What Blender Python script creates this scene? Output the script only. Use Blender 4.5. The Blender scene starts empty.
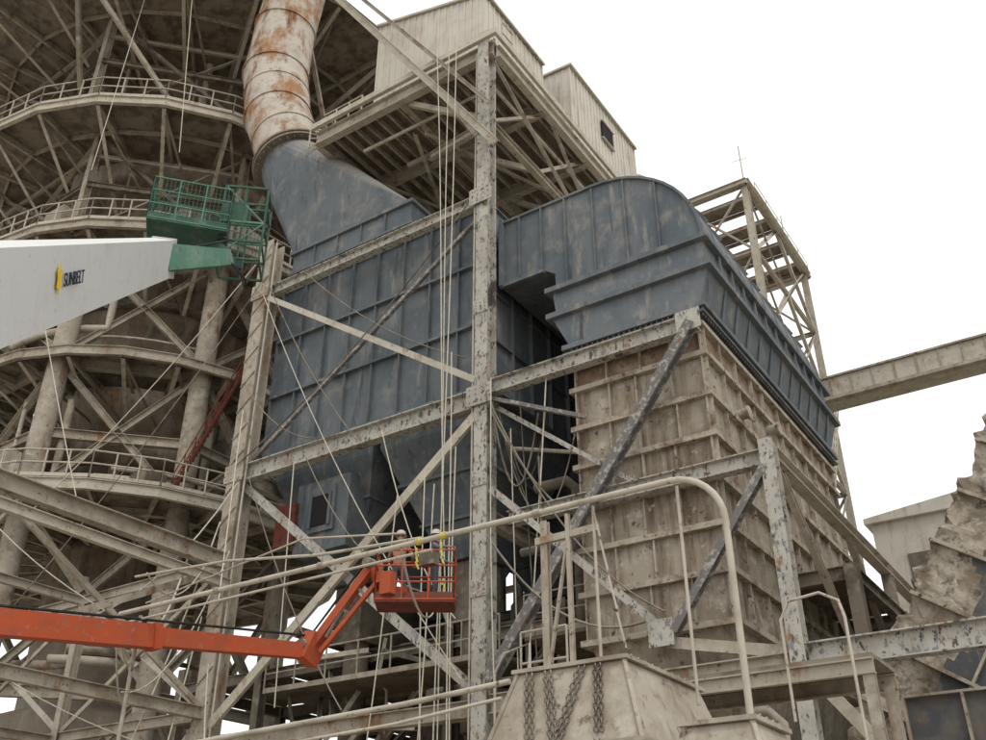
import bpy, math, random
from mathutils import Vector as V, Matrix, noise
random.seed(7)
S=bpy.context.scene
# ---------------------------------------------------------------- materials
MATS={}
def mk(name,base,layers=(),rough=.9,metal=0.0,bump=.35,bscale=7,bdist=.02,dust=.0):
    m=bpy.data.materials.new(name);m.use_nodes=True
    nt=m.node_tree;N=nt.nodes;L=nt.links
    b=N["Principled BSDF"];b.inputs["Roughness"].default_value=rough
    b.inputs["Metallic"].default_value=metal
    b.inputs["Specular IOR Level"].default_value=.2
    tc=N.new("ShaderNodeTexCoord")
    rgb=N.new("ShaderNodeRGB");rgb.outputs[0].default_value=(*base,1)
    cur=rgb.outputs[0]
    for i,(col,sc,lo,hi,st) in enumerate(layers):
        mp=N.new("ShaderNodeMapping");mp.inputs["Scale"].default_value=st
        mp.inputs["Location"].default_value=(3.1*i,1.7*i,5.3*i)
        L.new(tc.outputs["Object"],mp.inputs[0])
        n=N.new("ShaderNodeTexNoise");n.inputs["Scale"].default_value=sc
        n.inputs["Detail"].default_value=5;n.inputs["Roughness"].default_value=.66
        L.new(mp.outputs[0],n.inputs["Vector"])
        r=N.new("ShaderNodeMapRange");r.inputs[1].default_value=lo;r.inputs[2].default_value=hi
        L.new(n.outputs["Fac"],r.inputs[0])
        x=N.new("ShaderNodeMix");x.data_type='RGBA'
        L.new(r.outputs[0],x.inputs[0]);L.new(cur,x.inputs[6])
        x.inputs[7].default_value=(*col,1);cur=x.outputs[2]
    if dust>0:   # settled dust on upward facing surfaces
        ge=N.new("ShaderNodeNewGeometry");sp=N.new("ShaderNodeSeparateXYZ");L.new(ge.outputs["Normal"],sp.inputs[0])
        r=N.new("ShaderNodeMapRange");r.inputs[1].default_value=.1;r.inputs[2].default_value=.8;r.inputs[4].default_value=dust
        L.new(sp.outputs[2],r.inputs[0]);x=N.new("ShaderNodeMix");x.data_type='RGBA'
        L.new(r.outputs[0],x.inputs[0]);L.new(cur,x.inputs[6]);x.inputs[7].default_value=(.44,.40,.335,1);cur=x.outputs[2]
    L.new(cur,b.inputs["Base Color"])
    if bump>0:
        n=N.new("ShaderNodeTexNoise");n.inputs["Scale"].default_value=bscale;n.inputs["Detail"].default_value=4
        L.new(tc.outputs["Object"],n.inputs["Vector"])
        bp=N.new("ShaderNodeBump");bp.inputs["Strength"].default_value=bump;bp.inputs["Distance"].default_value=bdist
        L.new(n.outputs["Fac"],bp.inputs["Height"]);L.new(bp.outputs[0],b.inputs["Normal"])
    MATS[name]=m;return m
U=(1,1,1);SZ=(1,1,.12)
mk("dusty_steel",(.37,.335,.275),[((.21,.175,.13),.9,.48,.68,U),((.47,.44,.375),2.2,.52,.72,U),((.12,.08,.055),6,.60,.68,U),((.24,.13,.07),1.7,.58,.7,(1,1,.3))],bump=0,dust=.6)
mk("dark_steel",(.19,.165,.13),[((.085,.07,.055),.8,.45,.65,U),((.33,.295,.24),2.5,.55,.72,U)],bump=0,dust=.6)
mk("peeling_paint",(.44,.425,.38),[((.32,.295,.255),1.2,.44,.7,U),((.21,.225,.235),7,.56,.62,(1,1,.6)),((.10,.085,.075),9,.57,.605,(1,1,.5)),((.24,.145,.085),4,.58,.7,(1,1,.4)),((.095,.085,.08),1.4,.60,.65,(1,1,.5))],bump=.3,bscale=20,dust=.5)
mk("dark_peeling",(.16,.155,.15),[((.36,.34,.31),6,.51,.59,U),((.18,.125,.085),3,.57,.68,U)],dust=.5)
mk("pale_paint",(.48,.445,.375),[((.34,.305,.245),1.5,.46,.7,U),((.17,.125,.09),6,.60,.68,U),((.27,.17,.10),2,.60,.72,(1,1,.4))],bump=0)
mk("blue_paint",(.098,.119,.137),[((.155,.17,.178),.55,.42,.68,U),((.14,.155,.166),1.8,.46,.66,SZ),((.235,.23,.212),1.3,.53,.76,U),((.27,.257,.23),3.2,.56,.74,(1,1,.2)),((.065,.072,.08),3,.6,.72,SZ),((.18,.115,.07),4,.67,.73,U)],rough=.92,dust=.75)
mk("tan_casing",(.33,.295,.235),[((.205,.17,.13),.8,.46,.66,U),((.45,.415,.35),1.7,.52,.7,U),((.145,.105,.075),2.2,.52,.68,SZ),((.22,.135,.08),1.1,.58,.72,(1,1,.4)),((.53,.495,.43),2.6,.61,.72,U),((.085,.065,.055),4.5,.60,.68,U)],bump=.6,dust=.6)
mk("tan_rib",(.38,.34,.275),[((.20,.15,.11),1.6,.49,.64,U),((.48,.445,.38),4,.55,.7,U),((.09,.065,.05),6,.58,.66,U)],dust=.6)
mk("brown_band",(.20,.14,.095),[((.33,.275,.21),1.8,.48,.66,U),((.10,.07,.055),4,.55,.68,U)])
mk("rusty_duct",(.49,.455,.395),[((.36,.315,.26),1.2,.5,.7,U),((.32,.18,.095),.75,.47,.60,(1,1,.8)),((.19,.085,.04),1.1,.53,.66,(1,1,.35)),((.10,.05,.03),5,.62,.7,U)])
mk("rust",(.20,.085,.045),[((.10,.05,.035),2,.45,.65,U)])
mk("red_rust",(.17,.055,.04),[((.08,.035,.03),4,.5,.65,U)])
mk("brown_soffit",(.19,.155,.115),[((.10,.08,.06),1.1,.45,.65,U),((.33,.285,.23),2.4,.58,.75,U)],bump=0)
mk("grating",(.25,.22,.175),[((.13,.11,.085),1.2,.45,.6,U)],bump=0)
mk("furnace_shell",(.22,.185,.14),[((.105,.085,.065),.5,.45,.62,U),((.35,.305,.245),1.0,.5,.68,SZ),((.22,.115,.06),1.4,.55,.68,U)],bump=.8,bdist=.05,dust=.6)
mk("white_cladding",(.56,.535,.475),[((.42,.385,.325),.9,.48,.75,U),((.32,.27,.21),3,.54,.76,SZ),((.26,.16,.10),5,.65,.74,(1,1,.3))],bump=0)
mk("white_boom",(.64,.65,.635),[((.56,.555,.53),2,.5,.8,U),((.41,.385,.34),6,.62,.72,(1,1,2))],rough=.5,bump=.05)
mk("green_paint",(.10,.215,.155),[((.20,.29,.235),2,.5,.75,U),((.06,.11,.085),6,.56,.7,U)],rough=.8,bump=0)
mk("dark_green",(.05,.105,.078),[((.12,.165,.13),3,.5,.7,U)],rough=.8,bump=0)
mk("orange_paint",(.45,.085,.032),[((.33,.085,.045),1.5,.42,.68,U),((.25,.13,.09),5,.58,.7,U),((.34,.2,.14),9,.58,.75,U)],rough=.65,bump=.1)
mk("black_rubber",(.03,.03,.03),[((.06,.055,.05),4,.5,.7,U)])
mk("housing_dust",(.40,.365,.30),[((.28,.24,.185),1.6,.45,.66,U),((.49,.455,.39),3,.55,.75,U),((.15,.11,.08),5,.58,.7,U),((.21,.155,.105),2.4,.55,.74,(1,1,.15))],bump=.5)
mk("dark_hole",(.02,.02,.02))
mk("rope_fibre",(.57,.54,.45),[((.42,.38,.31),6,.5,.7,U)],bump=0)
mk("yellow_tape",(.58,.50,.10),[((.4,.36,.15),8,.5,.6,U)],bump=0)
mk("crust",(.38,.34,.275),[((.21,.175,.13),1.4,.45,.60,U),((.10,.085,.065),2.4,.54,.64,U),((.50,.465,.395),4,.58,.7,U)],bump=1,bdist=.08,bscale=4)
mk("dark_panel",(.085,.088,.095),[((.15,.14,.125),1.2,.46,.68,U),((.17,.13,.09),3,.56,.68,U),((.27,.245,.2),2,.57,.74,SZ)])
mk("ground_dust",(.38,.34,.28),[((.27,.24,.195),.3,.45,.65,U),((.42,.385,.325),2,.5,.7,U)],bump=.6)
mk("skin",(.38,.23,.16));mk("shirt_blue",(.13,.145,.17));mk("vest_orange",(.34,.17,.11));mk("pants",(.09,.09,.11))
mk("helmet_white",(.5,.47,.41),rough=.5);mk("shirt_red",(.45,.05,.04));mk("hair_dark",(.03,.02,.015));mk("boot",(.05,.04,.03))
mk("logo_yellow",(.78,.52,.03),bump=0);mk("logo_black",(.03,.04,.06),bump=0)
# ---------------------------------------------------------------- mesh builder
import bmesh
class MB:
    def __init__(s,name,mats,parent=None):
        s.n=name;s.mats=mats if isinstance(mats,(list,tuple)) else [mats];s.v=[];s.f=[];s.m=[];s.sm=[];s.parent=parent
    def add(s,vs,fs,mat=0,smooth=False):
        o=len(s.v);s.v+= [tuple(v) for v in vs]
        for f in fs:
            s.f.append([i+o for i in f]);s.m.append(mat);s.sm.append(smooth)
    def box(s,a,b,mat=0):
        x0,y0,z0=a;x1,y1,z1=b
        s.add([(x0,y0,z0),(x1,y0,z0),(x1,y1,z0),(x0,y1,z0),(x0,y0,z1),(x1,y0,z1),(x1,y1,z1),(x0,y1,z1)],
              [(0,3,2,1),(4,5,6,7),(0,1,5,4),(1,2,6,5),(2,3,7,6),(3,0,4,7)],mat)
    def prism(s,poly,ext,mat=0,smooth=False):
        n=len(poly);ext=V(ext);a=[V(p) for p in poly]
        s.add(a+[p+ext for p in a],[list(range(n-1,-1,-1)),list(range(n,2*n))]+[(i,(i+1)%n,(i+1)%n+n,i+n) for i in range(n)],mat,smooth)
    def sec(s,p,q,poly,ref=None,mat=0,smooth=False,caps=True,poly2=None):
        p=V(p);q=V(q);d=(q-p)
        if d.length<1e-4:return
        d.normalize()
        if ref is None: ref=V((0,0,1)) if abs(d.z)<.93 else V((0,1,0))
        sd=d.cross(V(ref)).normalized();up=sd.cross(d).normalized()
        n=len(poly);poly2=poly2 or poly
        vs=[p+sd*a+up*b for a,b in poly]+[q+sd*a+up*b for a,b in poly2]
        fs=[(i,(i+1)%n,(i+1)%n+n,i+n) for i in range(n)]
        s.add(vs,fs,mat,smooth)
        if caps:s.add(vs,[list(range(n-1,-1,-1)),list(range(n,2*n))],mat)
    def bar(s,p,q,w,h=None,mat=0,ref=None,w2=None,h2=None):
        h=h or w;f=lambda w,h:[(-w/2,-h/2),(w/2,-h/2),(w/2,h/2),(-w/2,h/2)]
        s.sec(p,q,f(w,h),ref,mat,poly2=f(w2 or w,h2 or h))
    def ibeam(s,p,q,w,h,mat=0,ref=None,t=None):
        t=t or max(.025,h*.06);a=w/2;b=h/2;c=t*.5
        s.sec(p,q,[(-a,-b),(a,-b),(a,-b+t),(c,-b+t),(c,b-t),(a,b-t),(a,b),(-a,b),(-a,b-t),(-c,b-t),(-c,-b+t),(-a,-b+t)],ref,mat)
    def angle(s,p,q,w,mat=0,ref=None,t=.02):
        a=w/2
        s.sec(p,q,[(-a,-a),(a,-a),(a,-a+t),(-a+t,-a+t),(-a+t,a),(-a,a)],ref,mat)
    def tube(s,p,q,r,mat=0,seg=10,r2=None):
        c=lambda r:[(r*math.cos(2*math.pi*i/seg),r*math.sin(2*math.pi*i/seg)) for i in range(seg)]
        s.sec(p,q,c(r),None,mat,True,poly2=c(r2 or r))
    def path(s,pts,r,mat=0,seg=10):
        pts=[V(p) for p in pts];rings=[];
        for i,p in enumerate(pts):
            d=(pts[min(i+1,len(pts)-1)]-pts[max(i-1,0)]).normalized()
            if i==0:
                a=d.orthogonal().normalized()
            a=(a-d*a.dot(d)).normalized();b=d.cross(a)
            rings.append([p+a*(r*math.cos(2*math.pi*k/seg))+b*(r*math.sin(2*math.pi*k/seg)) for k in range(seg)])
        vs=[v for R in rings for v in R];fs=[]
        for i in range(len(pts)-1):
            for k in range(seg):
                fs.append((i*seg+k,i*seg+(k+1)%seg,(i+1)*seg+(k+1)%seg,(i+1)*seg+k))
        s.add(vs,fs,mat,True)
        s.add(rings[0],[list(range(seg-1,-1,-1))],mat);s.add(rings[-1],[list(range(seg))],mat)
    def frustum(s,r1,z1,r2,z2,mat=0):
        vs=[]
        for (x0,x1,y0,y1),z in((r1,z1),(r2,z2)): vs+=[(x0,y0,z),(x1,y0,z),(x1,y1,z),(x0,y1,z)]
        s.add(vs,[(0,1,2,3),(4,5,6,7)]+[(i,(i+1)%4,(i+1)%4+4,i+4) for i in range(4)],mat)
    def lathe(s,c,prof,mat=0,seg=48,smooth=True):
        vs=[];
        for r,z in prof:
            for k in range(seg):
                t=2*math.pi*k/seg;vs.append((c[0]+r*math.cos(t),c[1]+r*math.sin(t),z))
        fs=[]
        for i in range(len(prof)-1):
            for k in range(seg):fs.append((i*seg+k,i*seg+(k+1)%seg,(i+1)*seg+(k+1)%seg,(i+1)*seg+k))
        s.add(vs,fs,mat,smooth)
    def rail(s,pts,r=.03,h=1.1,mat=0,sp=1.3,up=V((0,0,1)),toe=True):
        pts=[V(p) for p in pts]
        for a,b in zip(pts,pts[1:]):
            for k in(1,.52):s.tube(a+up*h*k,b+up*h*k,r,mat,6)
            if toe:s.bar(a+up*.08,b+up*.08,.02,.15,mat)
            n=max(1,int((b-a).length/sp+.5))
            for i in range(n+1):
                p=a.lerp(b,i/n);s.tube(p,p+up*h,r,mat,6)
    def build(s):
        me=bpy.data.meshes.new(s.n);me.from_pydata(s.v,[],s.f)
        for m in s.mats:me.materials.append(MATS[m])
        me.polygons.foreach_set("material_index",s.m);me.polygons.foreach_set("use_smooth",s.sm)
        bm=bmesh.new();bm.from_mesh(me);bmesh.ops.recalc_face_normals(bm,faces=bm.faces);bm.to_mesh(me);bm.free()
        o=bpy.data.objects.new(s.n,me);S.collection.objects.link(o)
        if s.parent:o.parent=s.parent
        return o
def empty(name):
    e=bpy.data.objects.new(name,None);S.collection.objects.link(e);return e
def ribs(mb,o,u,w,n,cu,cw,dep=.12,th=.04,mat=0,edge=True):
    o=V(o);u=V(u);w=V(w);n=V(n).normalized()
    for i in range(cu+1):
        if not edge and i in(0,cu):continue
        p=o+u*(i/cu)+n*dep/2
        mb.bar(p,p+w,th,dep,mat,ref=n)
    for j in range(cw+1):
        if not edge and j in(0,cw):continue
        p=o+w*(j/cw)+n*(dep*.5-.012)
        mb.bar(p,p+u,th,dep-.024,mat,ref=n)
# ---------------------------------------------------------------- ground
g=MB("ground","ground_dust")
g.add([(-2500,-2500,0),(2500,-2500,0),(2500,2500,0),(-2500,2500,0)],[(0,1,2,3)]);g.build()
# ---------------------------------------------------------------- front steel frame
LX,CX,RX,FY=-23.3,-13.6,-5.9,20
fr=empty("steel_support_frame")
m=MB("columns",["peeling_paint","dusty_steel","pale_paint"],fr)
m.ibeam((LX,FY,0),(LX,FY,24.2),.62,.6,1,t=.05)
for z in range(1,24):m.bar((LX-.3,FY-.32,z),(LX+.3,FY-.32,z+.5),.05,.03,1)
m.ibeam((CX,FY,0),(CX,FY,29.4),.42,.5,0,t=.045)
m.ibeam((RX,FY,0),(RX,FY,11.35),.32,.36,0,t=.035)
m.ibeam((RX,30,0),(RX,30,11.2),.3,.3,1)
m.ibeam((CX,30.4,0),(CX,30.4,28.6),.4,.4,1)
m.ibeam((LX,30.4,0),(LX,30.4,28.6),.4,.4,1)
m.ibeam((LX,10,0),(LX,10,12),.4,.4,1)
for z in(9,12,17.5,24.6):
    m.box((CX-.24,FY-.275,z),(CX+.24,FY-.252,z+.45),0)
    for k in range(4):
        for sx in(-.16,.16):m.tube((CX+sx,FY-.31,z+.06+.11*k),(CX+sx,FY-.27,z+.06+.11*k),.02,1,6)
m.path([(CX-.3,FY-.2,3),(CX-.3,FY-.2,20),(CX-.28,FY-.2,28.5)],.03,2,6)
m.path([(LX+.42,FY-.2,1),(LX+.42,FY-.2,24)],.035,2,6)
m.build()
m=MB("girders",["peeling_paint","dusty_steel","dark_peeling","pale_paint"],fr)
m.ibeam((LX+.3,FY,21.95),(CX-.2,FY,21.95),.3,.42,0)
m.ibeam((LX+.3,FY,14.75),(CX-.22,FY,14.75),.35,.6,0)
m.ibeam((CX+.22,FY,15.0),(-7.15,FY,15.0),.3,.45,0)
m.ibeam((-12.9,FY+.1,11.0),(RX-.18,FY+.1,11.0),.28,.38,0)
m.ibeam((LX+.3,FY,6.35),(CX-.22,FY,6.35),.3,.4,1)
m.ibeam((CX+.22,FY,6.4),(RX-.18,FY,6.4),.3,.45,1)
m.ibeam((RX+.18,FY,6.5),(8,FY,6.5),.32,.52,0)
m.ibeam((RX,FY+.2,11.1),(RX,35,11.1),.3,.34,3)
m.ibeam((RX,FY+.2,6.4),(RX,35,6.4),.25,.35,1)
m.ibeam((LX,4,11.75),(LX,FY-.3,11.75),.35,.5,1)
m.ibeam((LX+.8,6,10.9),(LX+.5,FY-.3,10.9),.2,.3,3)
m.ibeam((LX,4,7.2),(LX,FY-.3,7.2),.25,.35,1)
m.ibeam((LX,FY+.3,14.75),(LX,30.2,14.75),.3,.5,1)
m.ibeam((LX,FY+.3,21.95),(LX,30.2,21.95),.3,.4,1)
m.ibeam((LX,FY+.3,6.4),(LX,30.2,6.4),.3,.5,1)
m.ibeam((CX,FY+.3,11.2),(CX,30.2,11.2),.3,.4,1)
m.ibeam((CX,FY+.3,6.4),(CX,30.2,6.4),.3,.4,1)
for z in(7.2,11.75,3.4):
    m.ibeam((-38,FY,z),(LX-.3,FY,z),.22,.32,1);m.ibeam((-38,13,z-.2),(LX-.2,13,z-.2),.18,.26,3 if z<4 else 1)
for x in(-37.5,-30.4):
    m.ibeam((x,FY,0),(x,FY,11.6),.3,.3,1);m.ibeam((x,13,0),(x,13,11.4),.26,.26,1);m.ibeam((x,13.2,7.1),(x,19.8,7.1),.2,.3,1);m.ibeam((x,13.2,11.7),(x,19.8,11.7),.2,.3,1)
m.build()
m=MB("braces",["peeling_paint","dusty_steel","dark_peeling","pale_paint"],fr)
m.bar((LX+.3,FY-.22,21.6),(CX-.2,FY-.22,15.3),.05,.2,3)
m.angle((CX-.2,FY+.16,21.6),(LX+.3,FY+.16,15.3),.13,2)
m.bar((LX+.1,FY+.1,14.4),(CX-.2,FY+.1,6.7),.12,.26,0)
m.bar((CX-.2,FY-.16,14.2),(LX+.3,FY-.16,6.8),.12,.28,3)
m.ibeam((-7.25,FY-.2,14.9),(-13.3,FY-.2,6.9),.26,.3,2,ref=(0,1,0))
m.angle((CX+.3,FY-.15,14.6),(-10.4,FY-.15,13.2),.14,2)
m.angle((CX+.2,FY+.05,14.5),(-9.3,FY+.05,11.2),.13,0)
m.ibeam((CX+.25,FY-.02,11.9),(-8.9,FY-.02,7.6),.18,.2,0,ref=(0,1,0))
m.ibeam((RX-.1,FY-.1,10.7),(-8.5,FY-.1,7.4),.18,.22,2,ref=(0,1,0))
m.box((-9.1,FY-.2,7.1),(-8.5,FY-.17,7.7),0)
m.box((-7.65,FY-.26,14.7),(-7.0,FY-.235,15.28),0)
m.bar((-8.7,FY,7.2),(-5.9,FY,6.6),.12,.25,1)
for a,b in(((RX,20.4,11),(RX,26,6.6)),((RX,26,11),(RX,30,6.6)),((RX,34.6,11),(RX,30,6.6))):m.ibeam(a,b,.16,.2,1)
m.bar((RX,FY,6.4),(RX+4.5,FY,.4),.14,.24,1)
m.bar((LX,20,11.6),(LX,12,7.4),.15,.2,1);m.bar((LX,12,11.6),(LX,19.6,7.4),.1,.15,1)
m.bar((LX,4,11.6),(LX,12,7.4),.1,.15,1)
for y in(13,FY):
    for xa,xb in((-37.5,-30.4),(-30.4,LX-.3)):
        for za,zb in((.3,7.1),(7.3,11.6)):
            m.bar((xa,y,za),(xb,y,zb),.09,.15,1);m.angle((xa,y+.12,zb),(xb,y+.12,za),.14,3)
for x,z in((LX,14.75),(CX,14.75),(CX,21.95),(LX,21.95),(LX,6.5)):
    m.box((x-.42,FY-.345,z-.34),(x+.42,FY-.315,z+.28),0 if x==CX else 1)
    for i in range(4):
        for j in(-.22,0,.18):m.tube((x-.3+.2*i,FY-.37,z+j),(x-.3+.2*i,FY-.33,z+j),.022,1,6)
m.build()
# ---------------------------------------------------------------- dust filter box (blue)
fb=empty("dust_filter_casing")
m=MB("body","blue_paint",fb)
x0,x1,y0,y1,z0,z1=-23.1,-13.95,20.75,31,15.55,22.35
m.box((x0,y0,z0),(x1,y1,z1));m.build()
m=MB("stiffeners","blue_paint",fb)
ribs(m,(x0,y0,z0),(x1-x0,0,0),(0,0,z1-z0),(0,-1,0),8,3,.14,.045)
ribs(m,(x1,y0,z0),(0,y1-y0,0),(0,0,z1-z0),(1,0,0),9,4,.14,.045)
ribs(m,(x0,y0,z0),(0,y1-y0,0),(0,0,z1-z0),(-1,0,0),9,4,.14,.045)
for k in range(4):
    z=z0+ (k)*2.266
    m.box((x0,y0-.17,z-.03),(x1+.17,y0-.142,z+.07))
m.build()
m=MB("inlet_hood",["blue_paint","rust"],fb)
P0=V((-24.7,21.9,30.0));P1=V((-26.5,22,34.0))
nrm=(P1-P0).normalized()
seg=32;R=1.52
ax=V((1,0,0));ax=(ax-nrm*ax.dot(nrm)).normalized();ay=nrm.cross(ax)
circ=[P0+ax*R*math.cos(2*math.pi*(k+.5)/seg)+ay*R*math.sin(2*math.pi*(k+.5)/seg) for k in range(seg)]
rc=(-23.1,-17.4,20.9,25.2)
cor=[V((rc[1],rc[3],24.2)),V((rc[0],rc[3],24.2)),V((rc[0],rc[2],24.2)),V((rc[1],rc[2],24.2))]
m.add(circ+cor,[(k,(k+1)%seg,seg+((k)//8)) for k in range(seg) if (k+1)%8!=0]+
      [(8*j+7,(8*j+8)%seg,seg+(j+1)%4,seg+j) for j in range(4)],0)
m.box((rc[0],rc[2],22.35),(rc[1],rc[3],24.2))
m.box((rc[0]-.12,rc[2]-.12,24.16),(rc[1]+.12,rc[3]+.12,24.3))
m.box((rc[0]-.1,rc[2]-.1,23.2),(rc[1]+.1,rc[3]+.1,23.32))
m.box((-17.0,21.2,22.35),(-14.3,24.5,22.8))
for k in range(1,5):m.bar((rc[0]+k*1.14,rc[2]-.04,22.4),(rc[0]+k*1.14,rc[2]-.04,24.15),.04,.09,ref=(0,1,0))
m.build()
m=MB("hopper",["blue_paint","red_rust","dark_hole","dark_steel"],fb)
for i,(a,b) in enumerate(((-23.0,-18.7),(-18.4,-14.2))):
    for j in range(2):
        ya=21.2+j*4.9;yb=ya+4.6
        m.box((a,ya,14.9),(b,yb,15.6))
        cx=(a+b)/2;cy=(ya+yb)/2
        m.frustum((a,b,ya,yb),14.9,(cx-.7,cx+.7,cy-.7,cy+.7),11.4)
        for t in(.35,.7):
            w=(b-a)/2*(1-t)+.7*t;h=(yb-ya)/2*(1-t)+.7*t;z=14.9-3.5*t
            m.frustum((cx-w-.1,cx+w+.1,cy-h-.1,cy+h+.1),z+.05,(cx-w-.1,cx+w+.1,cy-h-.1,cy+h+.1),z-.05)
        m.box((cx-.55,cy-.55,9.6),(cx+.55,cy+.55,11.35),3)
        m.tube((cx,cy,9.6),(cx,cy,6.5),.4,3,14)
m.box((-21.6,21.0,11.9),(-19.4,22.6,14.3),0)
m.box((-21.0,20.9,12.5),(-19.9,21.0,14.0),0)
m.box((-20.8,20.86,12.7),(-20.1,20.9,13.7),2)
for c in(-20.85,-20.05):m.box((c-.05,20.83,12.65),(c+.05,20.899,13.75),0)
m.box((-22.35,20.85,12.3),(-21.5,21.0,13.7),1)
m.build()
# ---------------------------------------------------------------- crossover duct
cd=empty("crossover_duct")
YF,YB=21.0,31.2
def outline():
    pts=[(-13.7,19.15),(-12.1,19.15),(-11.75,18.9),(-11.75,18.2),(-7.05,18.2)]
    for k in range(13):
        t=math.radians(0+7.5*k);pts.append((-10.35+3.3*math.cos(t),18.25+3.35*math.sin(t)))
    pts+=[(-13.7,21.6)];return pts
ol=outline()
m=MB("body","blue_paint",cd)
m.prism([(x,YF,z) for x,z in ol],(0,YB-YF,0));m.build()
m=MB("stiffeners",["blue_paint","rust"],cd)
for (xa,za),(xb,zb) in zip(ol[4:],ol[5:]+[ol[0]]):
    m.bar((xa,YF-.04,za),(xb,YF-.04,zb),.1,.08)
    for k in range(1,10):
        y=YF+k*1.05;m.bar((xa,y,za),(xb,y,zb),.04,.24)
for x in(-12.95,-12.15,-11.3):m.bar((x,YF-.06,19.2 if x<-11.7 else 18.25),(x,YF-.06,21.55),.04,.12,ref=(0,1,0))
for x in(-10.35,-9.3,-8.3):
    m.bar((x,YF-.05,18.25),(x,YF-.05,18.2+math.sqrt(3.3**2-(x+10.35)**2)),.035,.08,ref=(0,1,0))
m.bar((-13.62,YF-.08,19.1),(-13.62,YF-.08,21.7),.12,.16,ref=(0,1,0))
m.bar((-13.7,YF-.05,19.12),(-12.1,YF-.05,19.12),.12,.12)
m.build()
m=MB("collar","blue_paint",cd)
A=(-11.75,-7.0,20.75,31.4)
def grow(r,d):return(r[0]-d,r[1]+d,r[2]-d,r[3]+d)
m.frustum(grow(A,.16),18.0,grow(A,.16),18.16)
m.frustum(grow(A,-.02),18.0,grow((-11.55,-7.0,20.65,31.4),0),17.0)
B=(-11.5,-6.95,20.5,31.5)
m.frustum(grow(B,.22),16.85,grow(B,.22),17.02)
m.frustum(grow(B,.06),16.85,grow((-11.0,-7.2,20.4,31.4),.02),15.75)
m.frustum(grow((-11.0,-7.2,20.4,31.4),.2),15.6,grow((-11.0,-7.2,20.4,31.4),.2),15.75)
for k in range(1,12):
    y=20.8+k*.9
    m.bar((-6.93,y,18.0),(-6.9,y,17.02),.03,.10);m.bar((-6.87,y,16.85),(-7.1,y,15.75),.03,.10)
m.build()
# ---------------------------------------------------------------- tan riser casing
rcs=empty("riser_flue_casing")
X0,X1,Y0,Y1,Z0,Z1=-10.9,-7.3,20.45,31.3,7.6,15.6
m=MB("body",["tan_casing"],rcs)
m.box((X0,Y0,Z0),(X1,Y1,Z1))
m.frustum((X0,X1,Y0,Y1),Z0,(X0+.6,X1-.6,Y0+1,Y1-1),5.2);m.build()
m=MB("stiffeners",["tan_rib","brown_band","dark_panel"],rcs)
rows=[7.6,8.75,9.85,10.95,12.1,13.2,14.35,15.2]
for k,z in enumerate(rows):
    m.frustum(grow((X0,X1,Y0,Y1),.15),z-.035,grow((X0,X1,Y0,Y1),.15),z+.035)
    m.frustum(grow((X0,X1,Y0,Y1),.165),z-.11,grow((X0,X1,Y0,Y1),.165),z+.03)
m.frustum(grow((X0,X1,Y0,Y1),.27),15.4,grow((X0,X1,Y0,Y1),.27),15.48,2)
m.frustum(grow((X0,X1,Y0,Y1),.012),14.4,grow((X0,X1,Y0,Y1),.012),15.05,1)
for k in range(len(rows)-1):
    za,zb=rows[k]+.035,rows[k+1]-.11
    n=4
    for i in range(n+1):
        x=X0+(X1-X0)*i/n+(0 if i in(0,n) else random.uniform(-.12,.12))
        m.bar((x,Y0-.06,za),(x,Y0-.06,zb),.04,.12)
    n=10
    for i in range(n+1):
        y=Y0+(Y1-Y0)*i/n+(0 if i in(0,n) else random.uniform(-.15,.15))
        m.bar((X1+.06,y,za),(X1+.06,y,zb),.04,.12,ref=(1,0,0))
for i in range(70):
    y=Y0-.2+i*.16
    m.tube((X1+.22,y,15.3),(X1+.22,y,15.56),.022,2,5)
for i in range(24):
    x=X0+i*.16;m.tube((x,Y0-.22,15.3),(x,Y0-.22,15.56),.022,2,5)
for p in((-7.3,22.4,13.4),(-7.3,24.9,14.0)):
    m.tube(p,(p[0]+.35,p[1],p[2]),.14,0,10);m.tube((p[0]+.33,p[1],p[2]),(p[0]+.38,p[1],p[2]),.2,0,10)
m.build()
# ---------------------------------------------------------------- rusty round duct
m=MB("rusty_round_duct",["rusty_duct","dark_steel","pale_paint"])
cl=[P0+nrm*.25,P1,V((-27.25,22.1,37.2)),V((-27.2,22.2,40.5)),V((-26.6,22.2,44)),V((-25.4,22.3,49))]
seg=36;rings=[];rad=[1.5,1.5,1.52,1.45,1.45,1.45]
tang=[]
for i in range(len(cl)):
    a=(cl[i]-cl[i-1]).normalized() if i>0 else nrm
    b=(cl[i+1]-cl[i]).normalized() if i<len(cl)-1 else a
    d=(a+b).normalized();ex=(V((1,0,0))-d*d.x).normalized();ey=d.cross(ex);tang.append((d,ex,ey))
    rings.append([cl[i]+ex*rad[i]*math.cos(2*math.pi*k/seg)+ey*rad[i]*math.sin(2*math.pi*k/seg) for k in range(seg)])
vs=[v for r_ in rings for v in r_]
m.add(vs,[(i*seg+k,i*seg+(k+1)%seg,(i+1)*seg+(k+1)%seg,(i+1)*seg+k) for i in range(len(cl)-1) for k in range(seg)],0,True)
def band(c,d,ex,ey,r1,r2,h,mat):
    pr=[]
    for r_,t in((r1,-h/2),(r2,-h/2),(r2,h/2),(r1,h/2)):
        pr+=[c+d*t+ex*r_*math.cos(2*math.pi*k/seg)+ey*r_*math.sin(2*math.pi*k/seg) for k in range(seg)]
    m.add(pr,[(i*seg+k,i*seg+(k+1)%seg,((i+1)%4)*seg+(k+1)%seg,((i+1)%4)*seg+k) for i in range(4) for k in range(seg)],mat)
for i in range(1,len(cl)):band(cl[i],*tang[i],rad[i]-.02,rad[i]+.07,.08,0)
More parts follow.
